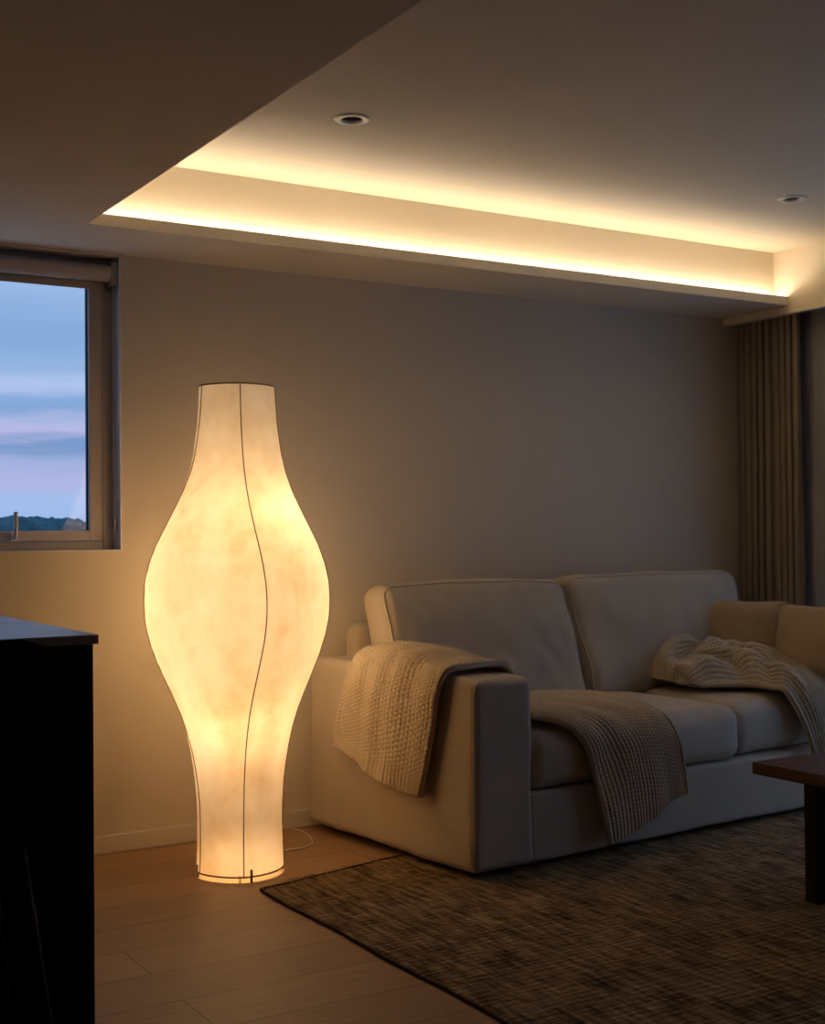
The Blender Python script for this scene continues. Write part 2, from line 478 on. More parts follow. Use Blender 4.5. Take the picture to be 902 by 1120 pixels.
# glazed sliding door to the right of the frame (daylight comes through it)
dr = struct(empty('door_1', (RIGHT_X+.03, (DY0+DY1)/2, 0)))
bm = bmesh.new()
for y0, y1 in ((DY0, DY0+.06), ((DY0+DY1)/2-.04, (DY0+DY1)/2+.04), (DY1-.06, DY1)): add_box(bm, RIGHT_X+.01, RIGHT_X+.07, y0, y1, 0, DZ1, .004)
for y0, y1 in ((DY0+.06, (DY0+DY1)/2-.04), ((DY0+DY1)/2+.04, DY1-.06)):
    add_box(bm, RIGHT_X+.01, RIGHT_X+.07, y0, y1, 0, .06, .004); add_box(bm, RIGHT_X+.01, RIGHT_X+.07, y0, y1, DZ1-.06, DZ1, .004)
at(dr, finish('door_frame', bm, M['frame']))
for y0, y1 in ((DY0+.06, (DY0+DY1)/2-.04), ((DY0+DY1)/2+.04, DY1-.06)):
    at(dr, box('door_pane', RIGHT_X+.036, RIGHT_X+.042, y0, y1, .06, DZ1-.06, M['glass']))

# ------------------------------------------------------------------ curtains
def curtain(name, x, y0, y1, z0, z1, folds, amp, mat, seed):
    nu, nv = folds*16, 36; vs = []; fs = []
    for j in range(nv+1):
        t = j/nv; z = z1+(z0-z1)*t
        for i in range(nu+1):
            s = i/nu
            ph = 2*PI*folds*s + .5*math.sin(3*s*2*PI+seed)+.25*math.sin(5*t+seed+9*s)
            a = amp*(.62+.38*math.sin(s*11+seed))*(.8+.25*t)
            xx = x+a*(1-2*abs(math.sin(ph/2))**.55)*.6+.006*noise.noise(Vector((s*8, t*3, seed)))
            yy = y0+(y1-y0)*s+.006*math.sin(2*ph)+.01*noise.noise(Vector((s*3, t*2, seed+5)))*t
            vs.append((xx, yy, z))
    for j in range(nv):
        for i in range(nu):
            a = j*(nu+1)+i; fs.append((a, a+1, a+nu+2, a+nu+1))
    o = raw(name, vs, fs, mat)
    md = o.modifiers.new('thick', 'SOLIDIFY'); md.thickness = .002
    return o
c1 = curtain('curtain', 5.115, 4.615, 5.04, .012, 2.60, 9, .055, M['curtain'], 1.3)
tag(c1, 'heavy taupe pleated curtain hanging in the corner behind the sofa', 'curtain')
c2 = curtain('sheer_curtain', 5.185, 4.30, 4.96, .012, 2.60, 6, .018, M['sheer'], 4.1)
tag(c2, 'pale greyish sheer curtain at the right edge beside the taupe curtain', 'curtain')
ct = empty('curtain_track', (5.19, 4.0, TOP))
tag(ct, 'white double curtain track fixed inside the ceiling box above the curtains', 'curtain track')
at(ct, box('rail', 5.125, 5.145, -1.9, 5.04, 2.605, TOP, M['fitting'])); at(ct, box('rail', 5.222, 5.242, -1.9, 5.04, 2.605, TOP, M['fitting']))

# ------------------------------------------------------------------ floor lamp
LX, LY = 1.985, 4.510
lamp = empty('floor_lamp', (LX, LY, 0))
tag(lamp, 'tall glowing vase-shaped floor lamp with cream cocoon skin beside the sofa arm', 'floor lamp')
# half-width of the silhouette against height, measured on the photograph
PX = [(427, 41), (450, 42), (470, 43.5), (500, 47.5), (520, 52), (540, 59), (560, 68), (580, 77.5), (600, 87), (620, 94), (640, 98.5), (660, 99.5), (680, 98.5),
      (700, 94.5), (720, 88), (740, 80), (760, 71.5), (780, 63.5), (800, 57.5), (820, 53), (840, 50), (860, 47.5), (880, 46.2), (900, 45.8), (925, 46.2), (950, 47)]
S = 293.5
def zof(py): return (947.5-py)/ (947.5-430)*1.757+.030
prof = [(w/S, zof(py)) for py, w in PX][::-1]
Zs = np.array([p[1] for p in prof]); Rs = np.array([p[0] for p in prof])
def R_at(z): return float(np.interp(z, Zs, Rs))
VIEW = math.atan2(-LY, -LX)          # towards the eye
def rib_angles(z):
    k = math.exp(-((z-1.0)/.42)**2)
    # angles measured from the eye direction; + is the eye's right
    deg = [5+12*k, 94, 176, -62-26*k]
    return [VIEW + math.radians(d) for d in deg]
def shade_r(z, ang):
    ra = rib_angles(z); R = R_at(z); best = 1
    aa = sorted([a % (2*PI) for a in ra]); a = ang % (2*PI)
    for i in range(4):
        lo = aa[i]; hi = aa[(i+1) % 4]
        if hi <= lo: hi += 2*PI
        x = a if a >= lo else a+2*PI
        if lo <= x <= hi:
            f = (x-lo)/(hi-lo); best = math.sin(PI*f)
    k = .035+.055*math.exp(-((z-1.0)/.38)**2)
    return R*(1.012-k*best**.8)
NZ, NA = 150, 160
vs, fs = [], []
zz = np.linspace(Zs[0], Zs[-1], NZ)
for z in zz:
    for k in range(NA):
        a = 2*PI*k/NA; r_ = shade_r(z, a); r_ += .0012*noise.noise(Vector((a*6, z*9, 0)))
        vs.append((r_*math.cos(a), r_*math.sin(a), z))
for j in range(NZ-1):
    for k in range(NA):
        fs.append((j*NA+k, j*NA+(k+1) % NA, (j+1)*NA+(k+1) % NA, (j+1)*NA+k))
raw('lamp_shade', vs, fs, M['shade'], lamp)
for i in range(4):
    pts = []
    for z in np.linspace(Zs[0]-.004, Zs[-1]+.003, 90):
        a = rib_angles(z)[i]; r_ = R_at(z)*1.012+.0006
        pts.append((r_*math.cos(a), r_*math.sin(a), z))
    tube_obj('wire_rib', pts, .0021, M['wire'], lamp, 8)
for z, nm in ((Zs[-1]+.002, 'top_ring'), (Zs[0]-.002, 'bottom_ring')):
    tube_obj(nm, [(shade_r(z, a)*math.cos(a), shade_r(z, a)*math.sin(a), z) for a in np.linspace(0, 2*PI, 72)[:-1]], .0032, M['wire'], lamp, 8, True)
for d in (15, 100, 190, -72):
    a = VIEW+math.radians(d); r_ = R_at(.03)
    tube_obj('foot', [(r_*math.cos(a), r_*math.sin(a), .045), (r_*math.cos(a), r_*math.sin(a), .0)], .0048, M['wire'], lamp, 10)
# inner frame and two bulbs, plus two unseen ones added to brighten the wall
bm = bmesh.new()
tube(bm, [(0, 0, .03), (0, 0, 1.24)], .007, 10)
for a in (0, PI/2, PI, 1.5*PI): tube(bm, [(0, 0, .03), (R_at(.03)*math.cos(a+VIEW), R_at(.03)*math.sin(a+VIEW), .025)], .003, 8)
finish('lamp_stem', bm, M['fitting'], lamp, True)
vr = Vector((math.cos(VIEW+PI/2), math.sin(VIEW+PI/2), 0)); vf = Vector((math.cos(VIEW), math.sin(VIEW), 0))
BULBS_AND_FILLS = [(vr*.085+vf*.075+Vector((0, 0, 1.285)), 2.5), (Vector((0, 0, .585))+vf*.03, 3.3), (vr*-.15-vf*.205+Vector((0, 0, .98)), 15.0), (vr*.21-vf*.215+Vector((0, 0, .94)), 9.5)]  # last two are the added ones, out of view at the back
for q in (0, 2, 3): tube_obj('bulb_or_fill_arm', [Vector((0, 0, BULBS_AND_FILLS[q][0].z-.065)), BULBS_AND_FILLS[q][0]-Vector((0, 0, .05))], .005, M['fitting'], lamp)
for p, pw in BULBS_AND_FILLS:
    bm = bmesh.new()
    lathe(bm, [(.002, .035), (.018, .03), (.028, .015), (.030, 0), (.026, -.016), (.014, -.034), (.013, -.05), (.002, -.052)], 20)
    bl = finish('bulb_or_fill', bm, M['bulb'], lamp, True); bl.location = p
    L = bpy.data.lights.new('bulb_or_fill_light', 'POINT'); L.energy = pw; L.color = (1, .685, .39); L.shadow_soft_size = .036
    lo = bpy.data.objects.new('bulb_or_fill_light', L); C.objects.link(lo); lo.parent = lamp; lo.location = p

L = bpy.data.lights.new('added_floor_spot', 'SPOT'); L.energy = 15; L.color = (1, .67, .32); L.spot_size = math.radians(44); L.spot_blend = .5; L.shadow_soft_size = .03  # spot without a bulb, added to brighten the floor under the shade
lo = bpy.data.objects.new('added_floor_spot', L); C.objects.link(lo); lo.parent = lamp; lo.location = Vector((0, 0, .48))+vf*.03
# cord from the lamp: hangs by the wall and loops on the floor
cord = empty('power_cord', (2.3, 4.9, 0))
tag(cord, 'thin cream power cord looping on the floor and up the wall between lamp and sofa', 'cord')
# ------------------------------------------------------------------ photograph pixel -> place on a known plane
CY_, CP_, CR_ = math.radians(31.35371007), math.radians(.91007254), math.radians(-.52582096)
FPX = 1435.954
fw = Vector((math.sin(CY_)*math.cos(CP_), math.cos(CY_)*math.cos(CP_), math.sin(CP_)))
rt = Vector((math.cos(CY_), -math.sin(CY_), 0)); upv = rt.cross(fw)
rt2 = rt*math.cos(CR_)+upv*math.sin(CR_); up2 = -rt*math.sin(CR_)+upv*math.cos(CR_)
def ray(px, py): return rt2*((px-451)/FPX) - up2*((py-560)/FPX) + fw
def on_z(px, py, z):
    d = ray(px, py); return Vector((0, 0, H))+d*((z-H)/d.z)
def on_y(px, py, y):
    d = ray(px, py); return Vector((0, 0, H))+d*(y/d.y)
pts = [on_y(q[0], q[1], WALL_Y-.02) for q in ((296, 800), (305, 822), (312, 840), (314, 858), (309, 874), (300, 887))]
pts += [on_z(298, 905, .006)+Vector((0, .02, 0)), on_z(308, 903, .004), on_z(320, 906, .004), on_z(332, 910, .004), on_z(340, 917, .004), on_z(341, 923, .004), on_z(332, 927, .004), on_z(318, 929, .004), on_z(303, 932, .004), on_z(280, 938, .004)]
at(cord, tube_obj('cable', [tuple(q) for q in catmull([tuple(p) for p in pts], 140)], .0032, M['cord'], None, 8))

# ------------------------------------------------------------------ sofa
sofa = empty('sofa', SOFA_O, SOFA_R)
tag(sofa, 'large beige linen slipcovered sofa with two loose back cushions against the back wall', 'sofa')
SZ = -.012
def sofa_box(name, x0, x1, y0, y1, z0, z1, r, fn=None, amp=.006, seed=1, step=.035, wsc=(5, 5, 3)):
    c = Vector(((x0+x1)/2, (y0+y1)/2, (z0+z1)/2))
    def g(p, n):
        q = p+c
        if fn: q = fn(q, p)
        return q+wr(q, amp, wsc, seed)+wr(q, .0022, (16, 16, 9), seed+4)
    vs, fs = rbox(x1-x0, y1-y0, z1-z0, r, step, g)
    vs = [v+Vector((0, 0, SZ)) for v in vs]
    return raw(name, vs, fs, M['sofa'], sofa)
def arm_fn(q, p):
    # slipcover: flares a little to the hem, sags between the seams
    t = max(0, (.35-q.z)/.35)
    q.x += (-.012 if p.x < 0 else 0)*t; q.y += -.008*t if p.y < 0 else 0
    if q.z > .65: q.z += .012*math.sin(PI*min(1, max(0, q.y/1.13)))+.008*(q.y/1.13)
    q.x += -.008*math.sin(PI*min(1, max(0, q.y/1.13)))*math.sin(PI*min(1, q.z/.7)) if p.x < 0 else 0
    return q
sofa_box('armrest', 0, .28, 0, 1.13, .030, .718, .032, arm_fn, .006, 3)
sofa_box('armrest', 2.20, 2.40, 0, 1.13, .030, .70, .032, None, .006, 5)
sofa_box('base', .27, 2.21, .012, 1.10, .030, .285, .02, None, .005, 8)
sofa_box('back_frame', .165, 2.38, .985, 1.128, .28, .872, .06, None, .006, 11)
# seams of the slipcover
def seam(pts, rad=.0035):
    return tube_obj('piping', [(p[0], p[1], p[2]+SZ) for p in pts], rad, M['sofa'], sofa, 6)
seam([(-.008, -.004, .05), (-.002, .001, .2), (.001, .002, .45), (.004, .004, .66), (.012, .006, .70), (.03, .005, .712)], .004)
#seam([(.278, .003, .06), (.279, .003, .3), (.279, .004, .66), (.270, .005, .69), (.25, .005, .708)], .004)
for x, y in ((.07, .10), (.07, 1.03), (2.33, .06), (2.33, 1.05), (1.2, .08)):
    bm = bmesh.new(); add_box(bm, x-.025, x+.025, y-.025, y+.025, 0, .035+SZ, .003)
    finish('foot', bm, M['dark_leg'], sofa)
def seat_cushion(x0, x1, y0, z0, z1, seed, crown=.045):
    y1 = .80
    def f(q, p):
        u = (q.x-x0)/(x1-x0); v = (q.y-y0)/(y1-y0)
        u = min(1, max(0, u)); v = min(1, max(0, v))
        cr = (math.sin(PI*u)**.45)*(math.sin(PI*min(1, v*1.0+.0))**.5)
        if p.z > 0: q.z += crown*cr*1.0
        zz = (q.z-z0)/(z1-z0)
        if p.y < 0: q.y -= .022*math.sin(PI*min(1, max(0, zz)))*math.sin(PI*u)**.4
        # vertical puckers along the front
        if v < .12: q.y += .0035*math.sin(u*38+seed)*noise.noise(Vector((u*9, seed, 0)))*2
        return q
    return sofa_box('seat_cushion', x0, x1, y0, y1, z0, z1, .055, f, .007, seed, .025, (4, 4, 6))
seat_cushion(.285, 1.445, .015, .288, .50, 21, .05)
seat_cushion(1.455, 2.195, .06, .288, .50, 27, .045)
def back_cushion(x0, x1, seed, lowx0, lowx1, ztop):
    zb, th, hh = .50, .165, ztop-.50
    lean = math.radians(14)
    def f(q, p):
        # q in cushion frame: x across, y thickness, z height
        u = min(1, max(0, (q.x-x0)/(x1-x0))); w = min(1, max(0, q.z/hh))
        puff = (math.sin(PI*u)**.5)*(math.sin(PI*w)**.5)
        q.y += (-.045 if p.y < 0 else .03)*puff
        q.z += .014*math.sin(PI*u)**.6 if p.z > 0 else 0
        # crease in from the upper corners
        q.y += .022*noise.noise(Vector((u*3+seed, w*2.5, 0)))+.010*noise.noise(Vector((u*9+seed, w*4+u*5, 3)))
        # narrower low down where it drops between the arms
        k = min(1, max(0, (.30-q.z)/.12)); k = k*k*(3-2*k); kl = 1-w
        a = x0+(lowx0-x0)*(k if lowx0-x0 > .1 else kl); b_ = x1+(lowx1-x1)*kl
        q.x = a+(q.x-x0)/(x1-x0)*(b_-a)
        y, z = q.y, q.z
        q.y = .60+y*math.cos(lean)+z*math.sin(lean)
        q.z = zb+z*math.cos(lean)-y*math.sin(lean)*.6
        return q
    c = Vector(((x0+x1)/2, th/2, hh/2))
    def g(p, n):
        q = f(p+c, p); return q+wr(q, .008, (4, 4, 4), seed)
    vs, fs = rbox(x1-x0, th, hh, .055, .028, g)
    o = raw('back_cushion', [v+Vector((0, 0, SZ)) for v in vs], fs, M['sofa'], sofa)
    # welt seam round the front face
    path = []
    W_, Hh, r_ = (x1-x0)/2-.018, hh/2-.018, .045
    for cxs, czs, a0 in ((1, 1, 0), (-1, 1, PI/2), (-1, -1, PI), (1, -1, 1.5*PI)):
        for a in np.linspace(a0, a0+PI/2, 6): path.append((cxs*(W_-r_)+r_*math.cos(a), czs*(Hh-r_)+r_*math.sin(a)))
    dense = []
    for i in range(len(path)):
        p0, p1 = path[i], path[(i+1) % len(path)]
        n_ = max(1, int(math.dist(p0, p1)/.05))
        for k in range(n_): dense.append((p0[0]+(p1[0]-p0[0])*k/n_, p0[1]+(p1[1]-p0[1])*k/n_))
    pts3 = [g(Vector((a, -th/2+.012, b_)), None)+Vector((0, 0, SZ)) for a, b_ in dense]
    pp = tube_obj('piping', pts3, .004, M['sofa'], o, 6, True)
back_cushion(.105, 1.10, 31, .295, 1.14, 1.058)
back_cushion(1.115, 2.265, 37, 1.155, 2.19, 1.066)

# ------------------------------------------------------------------ scatter pillows on the right arm
def throw_pillow(x, y, z, rz, tilt, w, label, seed):
    t = empty('throw_pillow', (0, 0, 0)); tag(t, label, 'pillow', 'tan pillows leaning on the right arm of the sofa')
    def puffy(s, off):
        n = 26; vs = []; fs = []
        for j in range(n+1):
            for i in range(n+1):
                u, v_ = 2*i/n-1, 2*j/n-1
                e = (1-abs(u)**2.6)*(1-abs(v_)**2.6)
                h = .085*max(0, e)**.55
                pin = 1-.045*(1-abs(v_)**2)*abs(u)**3; pin2 = 1-.045*(1-abs(u)**2)*abs(v_)**3
                hh_ = h*(1+.12*noise.noise(Vector((u*2+seed, v_*2, s))))+.004*noise.noise(Vector((u*7, v_*7+seed, s)))*(e > .02)
                vs.append(Vector((u*w/2*pin, s*hh_, v_*w/2*pin2)))
        for j in range(n):
            for i in range(n):
                a = j*(n+1)+i; fs.append((a, a+1, a+n+2, a+n+1) if s < 0 else (a, a+n+1, a+n+2, a+1))
        return vs, [tuple(k+off for k in f) for f in fs]
    va, fa = puffy(-1, 0); vb, fb = puffy(1, len(va))
    o = raw('cover', va+vb, fa+fb, M['pillow'], t)
    bm = bmesh.new(); bm.from_mesh(o.data); bmesh.ops.remove_doubles(bm, verts=bm.verts, dist=.0008); bmesh.ops.recalc_face_normals(bm, faces=bm.faces); bm.to_mesh(o.data); bm.free()
    n = 26; edge = [va[i] for i in range(n+1)]+[va[j*(n+1)+n] for j in range(1, n+1)]+[va[n*(n+1)+i] for i in range(n-1, -1, -1)]+[va[j*(n+1)] for j in range(n-1, 0, -1)]
    tube_obj('piping', edge, .004, M['pillow'], t, 6, True)
    mat = Matrix.Translation(Vector(SOFA_O)) @ Matrix.Rotation(SOFA_R, 4, 'Z') @ Matrix.Translation((x, y, z)) @ Matrix.Rotation(rz, 4, 'Z') @ Matrix.Rotation(tilt, 4, 'X')
    t.matrix_world = mat
    return t
throw_pillow(2.045, .51, .705, math.radians(-72), math.radians(-14), .40, 'plump tan linen pillow on the sofa, the one nearer the back cushion', 2)
throw_pillow(2.075, .13, .695, math.radians(-84), math.radians(-14), .40, 'tan linen pillow on the sofa, the one nearer the front and cut off at right', 9)

# ------------------------------------------------------------------ knitted throws
def knit_sheet(name, grid, nu, nv, len_u, len_v, mat, thick=.012, rib=.022, stitch=.017, amp=.0085, seed=0, wave=.006, fold=0):
    """grid: rows x cols of 3-D points. resampled smoothly, then knitted: ribs run along the rows direction (u)"""
    G = np.asarray(grid, float)
    A = catmull(G.reshape(len(G), -1), nu).reshape(nu, G.shape[1], 3)
    B = catmull(A.transpose(1, 0, 2).reshape(G.shape[1], -1), nv).reshape(nv, nu, 3).transpose(1, 0, 2)
    du = np.gradient(B, axis=0); dv = np.gradient(B, axis=1)
    N = np.cross(dv, du); N /= (np.linalg.norm(N, axis=2, keepdims=True)+1e-9)
    U = np.linspace(0, len_u, nu)[:, None]*np.ones((1, nv)); V = np.linspace(0, len_v, nv)[None, :]*np.ones((nu, 1))
    kv = V/rib; ku = U/stitch
    col = np.abs(np.sin(PI*kv))**.7
    bead = .5+.5*np.sin(2*PI*(ku+.5*(np.floor(kv) % 2)))
    edge = np.minimum(V, len_v-V); hem = np.exp(-(edge/.018)**2)
    ends = np.minimum(U, len_u-U); rmask = np.clip((ends-.07)/.02, 0, 1)
    D = amp*(col*(.62+.50*bead*rmask+.40*(1-rmask))*(1+.25*np.sin(kv*.9+seed)))+.006*hem
    nz = np.zeros((nu, nv))
    for i in range(nu):
        for j in range(nv):
            nz[i, j] = noise.noise(Vector((U[i, j]*4+seed, V[i, j]*9, seed)))
    if fold:
        fz = np.zeros((nu, nv))
        for i in range(nu):
            for j in range(nv):
                p = Vector((U[i, j]*2.4+seed, V[i, j]*3.6, seed*2)); p = p+noise.noise_vector(p*.8)*1.1
                fz[i, j] = 1-2.2*abs(noise.noise(p*1.25))
        env = np.clip(np.minimum(V, len_v-V)/.10, .12, 1)*np.clip(1-(U-len_u*.62)/(.25*len_u), .15, 1)*np.clip(U/.10, .2, 1)
        B = B+N*(fold*fz*env)[:, :, None]
        du = np.gradient(B, axis=0); dv = np.gradient(B, axis=1)
        N = np.cross(dv, du); N /= (np.linalg.norm(N, axis=2, keepdims=True)+1e-9)
    D = D+wave*nz
    P = B+N*D[:, :, None]
    Q = B-N*(thick-.9*D[:, :, None]*0)-N*0
    Q = B-N*thick+N*(wave*nz)[:, :, None]
    vs = [tuple(p) for p in P.reshape(-1, 3)]+[tuple(p) for p in Q.reshape(-1, 3)]
    fs = []; off = nu*nv
    for i in range(nu-1):
        for j in range(nv-1):
            a = i*nv+j; fs.append((a, a+1, a+nv+1, a+nv)); fs.append((off+a, off+a+nv, off+a+nv+1, off+a+1))
    for i in range(nu-1):
        for j in (0, nv-1):
            a = i*nv+j; fs.append((a, a+nv, off+a+nv, off+a))
    for j in range(nv-1):
        for i in (0, nu-1):
            a = i*nv+j; fs.append((a, off+a, off+a+1, a+1))
    o = raw(name, vs, fs, mat)
    o.location = SOFA_O; o.rotation_euler = (0, 0, SOFA_R)
    return o
# local sofa frame; first column = edge towards the wall, last = edge towards the room
G1 = [
 [(-.050, .850, .380), (-.056, .700, .345), (-.070, .545, .295), (-.052, .390, .268), (-.054, .255, .262)],
 [(-.042, .835, .450), (-.046, .690, .430), (-.052, .540, .410), (-.046, .375, .380), (-.046, .230, .370)],
 [(-.036, .810, .560), (-.040, .670, .550), (-.046, .530, .540), (-.040, .350, .530), (-.044, .190, .520)],
 [(-.034, .780, .660), (-.038, .650, .665), (-.042, .500, .665), (-.036, .330, .660), (-.042, .155, .650)],
 [(-.004, .750, .745), (-.006, .630, .758), (-.006, .480, .760), (-.004, .310, .752), (-.014, .130, .728)],
 [( .080, .720, .776), ( .080, .600, .796), ( .080, .450, .790), ( .080, .290, .772), ( .070, .125, .746)],
 [( .190, .670, .780), ( .190, .560, .790), ( .190, .420, .780), ( .190, .270, .764), ( .190, .140, .748)],
 [( .290, .600, .735), ( .285, .500, .745), ( .290, .380, .742), ( .290, .250, .735), ( .285, .140, .728)],
 [( .330, .500, .640), ( .325, .430, .645), ( .320, .330, .640), ( .315, .210, .630), ( .312, .100, .620)],
 [( .390, .430, .585), ( .380, .360, .585), ( .365, .270, .580), ( .350, .150, .570), ( .335, .060, .560)],
 [( .560, .420, .580), ( .520, .330, .582), ( .470, .220, .578), ( .420, .110, .565), ( .385, .020, .540)],
 [( .780, .340, .578), ( .690, .230, .578), ( .600, .130, .570), ( .520, .045, .545), ( .455, -.015, .500)],
 [( .900, .160, .560), ( .815, .080, .555), ( .725, .025, .530), ( .610, -.020, .490), ( .510, -.035, .425)],
 [( .960, .010, .510), ( .870, -.025, .490), ( .775, -.040, .450), ( .660, -.045, .400), ( .540, -.040, .330)],
 [(1.000, -.040, .410), ( .910, -.048, .385), ( .810, -.055, .345), ( .700, -.050, .295), ( .570, -.045, .225)],
 [(1.030, -.045, .300), ( .940, -.040, .270), ( .840, -.058, .230), ( .725, -.050, .180), ( .590, -.045, .130)],
 [(1.045, -.045, .190), ( .955, -.035, .165), ( .850, -.055, .120), ( .735, -.050, .080), ( .600, -.050, .050)],
]
t1 = knit_sheet('knitted_throw', G1, 520, 190, 1.95, .62, M['knit'], seed=3, wave=.014)
tag(t1, 'chunky knitted beige blanket draped over the left sofa arm and down the seat front', 'blanket')

# second throw: bunched on the right seat, tail over the front edge (px, py, height above floor)
def P2(px, py, z):
    w = on_z(px, py, z+.0)-Vector(SOFA_O); c, s = math.cos(-SOFA_R), math.sin(-SOFA_R)
    return (w.x*c-w.y*s, w.x*s+w.y*c, w.z)
G2 = [
 [(1.50, .66, .555), (1.48, .58, .560), (1.46, .50, .560), (1.45, .42, .558), (1.46, .34, .555)],
 [(1.50, .70, .590), (1.52, .60, .660), (1.50, .50, .640), (1.48, .40, .605), (1.49, .30, .548)],
 [(1.60, .72, .650), (1.61, .62, .700), (1.58, .51, .620), (1.57, .40, .660), (1.53, .28, .548)],
 [(1.69, .70, .640), (1.70, .60, .715), (1.68, .50, .650), (1.66, .38, .635), (1.58, .24, .550)],
 [(1.78, .66, .660), (1.79, .55, .670), (1.77, .45, .705), (1.74, .33, .610), (1.64, .20, .548)],
 [(1.86, .60, .640), (1.87, .50, .690), (1.84, .39, .640), (1.80, .28, .670), (1.70, .15, .545)],
 [(1.95, .52, .670), (1.93, .43, .680), (1.89, .32, .675), (1.83, .21, .610), (1.72, .08, .540)],
 [(2.03, .42, .640), (1.98, .33, .660), (1.92, .23, .625), (1.84, .13, .620), (1.73, .02, .535)],
 [(2.09, .28, .625), (2.02, .20, .640), (1.94, .12, .605), (1.86, .04, .580), (1.76, -.01, .470)],
 [(2.12, .12, .600), (2.04, .07, .600), (1.96, .02, .560), (1.88, -.02, .510), (1.79, -.03, .390)],
 [(2.14, .00, .520), (2.06, -.02, .510), (1.98, -.03, .470), (1.90, -.04, .410), (1.82, -.04, .310)],
 [(2.15, -.04, .400), (2.08, -.05, .390), (2.00, -.05, .350), (1.93, -.05, .300), (1.85, -.04, .230)],
]
G2 = [[(p[0]+(.035 if i < 5 else .01), p[1], p[2]) for p in row] for i, row in enumerate(G2)]
t2 = knit_sheet('knitted_throw', G2, 330, 170, 1.35, .62, M['knit2'], seed=11, wave=.006, fold=.036)
tag(t2, 'crumpled oat-coloured knitted blanket heaped on the right seat below the pillows', 'blanket')

# ------------------------------------------------------------------ rug
rug = empty('area_rug', (1.935, 4.22, 0))
tag(rug, 'large flat woven jute rug in mottled brown under the sofa and coffee table', 'rug')
nx_, ny_ = 210, 190
vs, fs = [], []
def rug_pt(u, v_):
    x = 1.935+u*2.95
    yb = 4.222+.235*(x-1.935) if x < 2.5 else 4.355+.16*(x-2.5)
    y = yb+(.9-yb)*v_
    if u < .001: x += .004*math.sin(y*9)
    return x, y
for j in range(ny_+1):
    for i in range(nx_+1):
        x, y = rug_pt(i/nx_, j/ny_)
        z = .0105+.0012*noise.noise(Vector((x*18, y*60, 0)))+.0015*noise.noise(Vector((x*4, y*5, 2)))
        if x > 2.5 and y > 3.75: z = min(z, .0115)
        e = min(i, nx_-i, j, ny_-j)
        if e == 0: z = .004
        vs.append((x-1.935, y-4.22, z))
for j in range(ny_):
    for i in range(nx_):
        a = j*(nx_+1)+i; fs.append((a, a+1, a+nx_+2, a+nx_+1))
raw('weave', vs, fs, M['rug'], rug)
rim = [rug_pt(i/60, 0) for i in range(61)]+[rug_pt(1, j/60) for j in range(1, 61)]+[rug_pt(1-i/60, 1) for i in range(1, 61)]+[rug_pt(0, 1-j/60) for j in range(1, 60)]
tube_obj('edge_binding', [(x-1.935, y-4.22, .006+.001*math.sin(i*1.7)) for i, (x, y) in enumerate(rim)], .0045, M['binding'], rug, 8, True)
bm = bmesh.new()
for k in range(170):
    u = random.random()**1.3*.30; x, y = rug_pt(u, random.random()**2*.06)
    a = random.uniform(-.9, .9)+(PI/2 if random.random() < .3 else 0); L_ = random.uniform(.015, .05)
    p0 = Vector((x-1.935, y-4.22, .0115)); d = Vector((math.cos(a), math.sin(a), 0))*L_
    tube(bm, [p0-d*.5, p0+Vector((0, 0, random.uniform(.003, .009))), p0+d*.5+Vector((0, 0, random.uniform(0, .006)))], .0007, 5)
tag(finish('loose_straw', bm, M['straw'], rug, True), kind='stuff')

# ------------------------------------------------------------------ coffee table (right edge)
tb = empty('coffee_table', (3.36, 3.28, 0))
tag(tb, 'low walnut-topped coffee table with dark legs at the right edge on the rug', 'table')
zt = .45
at(tb, box('tabletop', 3.357, 4.15, 2.30, 3.275, zt-.042, zt, M['walnut'], None, .004))
for x, y in ((3.392, 3.022), (4.06, 3.022), (3.392, 2.40), (4.06, 2.40)):
    at(tb, box('leg', x, x+.055, y, y+.055, .011, zt-.042, M['dark_leg'], None, .003))
at(tb, box('apron', 3.447, 4.06, 3.030, 3.05, zt-.10, zt-.042, M['dark_leg'])); at(tb, box('apron', 3.447, 4.06, 2.42, 2.44, zt-.10, zt-.042, M['dark_leg']))

# ------------------------------------------------------------------ black cabinet on the left
cb = empty('cabinet', (.4, 3.5, 0))
tag(cb, 'tall black open-fronted cabinet with a dark top at the left edge', 'cabinet')
X1, Y0, ZT = .967, 2.996, 1.02
at(cb, box('worktop', -.25, X1, Y0, 4.40, ZT-.022, ZT, M['black_top'], None, .0015))
at(cb, box('side_panel', X1-.032, X1-.010, Y0+.012, 4.38, 0, ZT-.022, M['black_wood']))
at(cb, box('side_panel', -.24, -.218, Y0+.012, 4.38, 0, ZT-.022, M['black_wood']))
at(cb, box('back_panel', -.218, X1-.032, 4.36, 4.38, .0, ZT-.022, M['black_wood']))
for z in (.06, .38, .70): at(cb, box('shelf', -.218, X1-.032, Y0+.05, 4.36, z, z+.02, M['black_wood']))
at(cb, box('plinth', -.218, X1-.032, Y0+.04, Y0+.06, 0, .06, M['black_wood']))

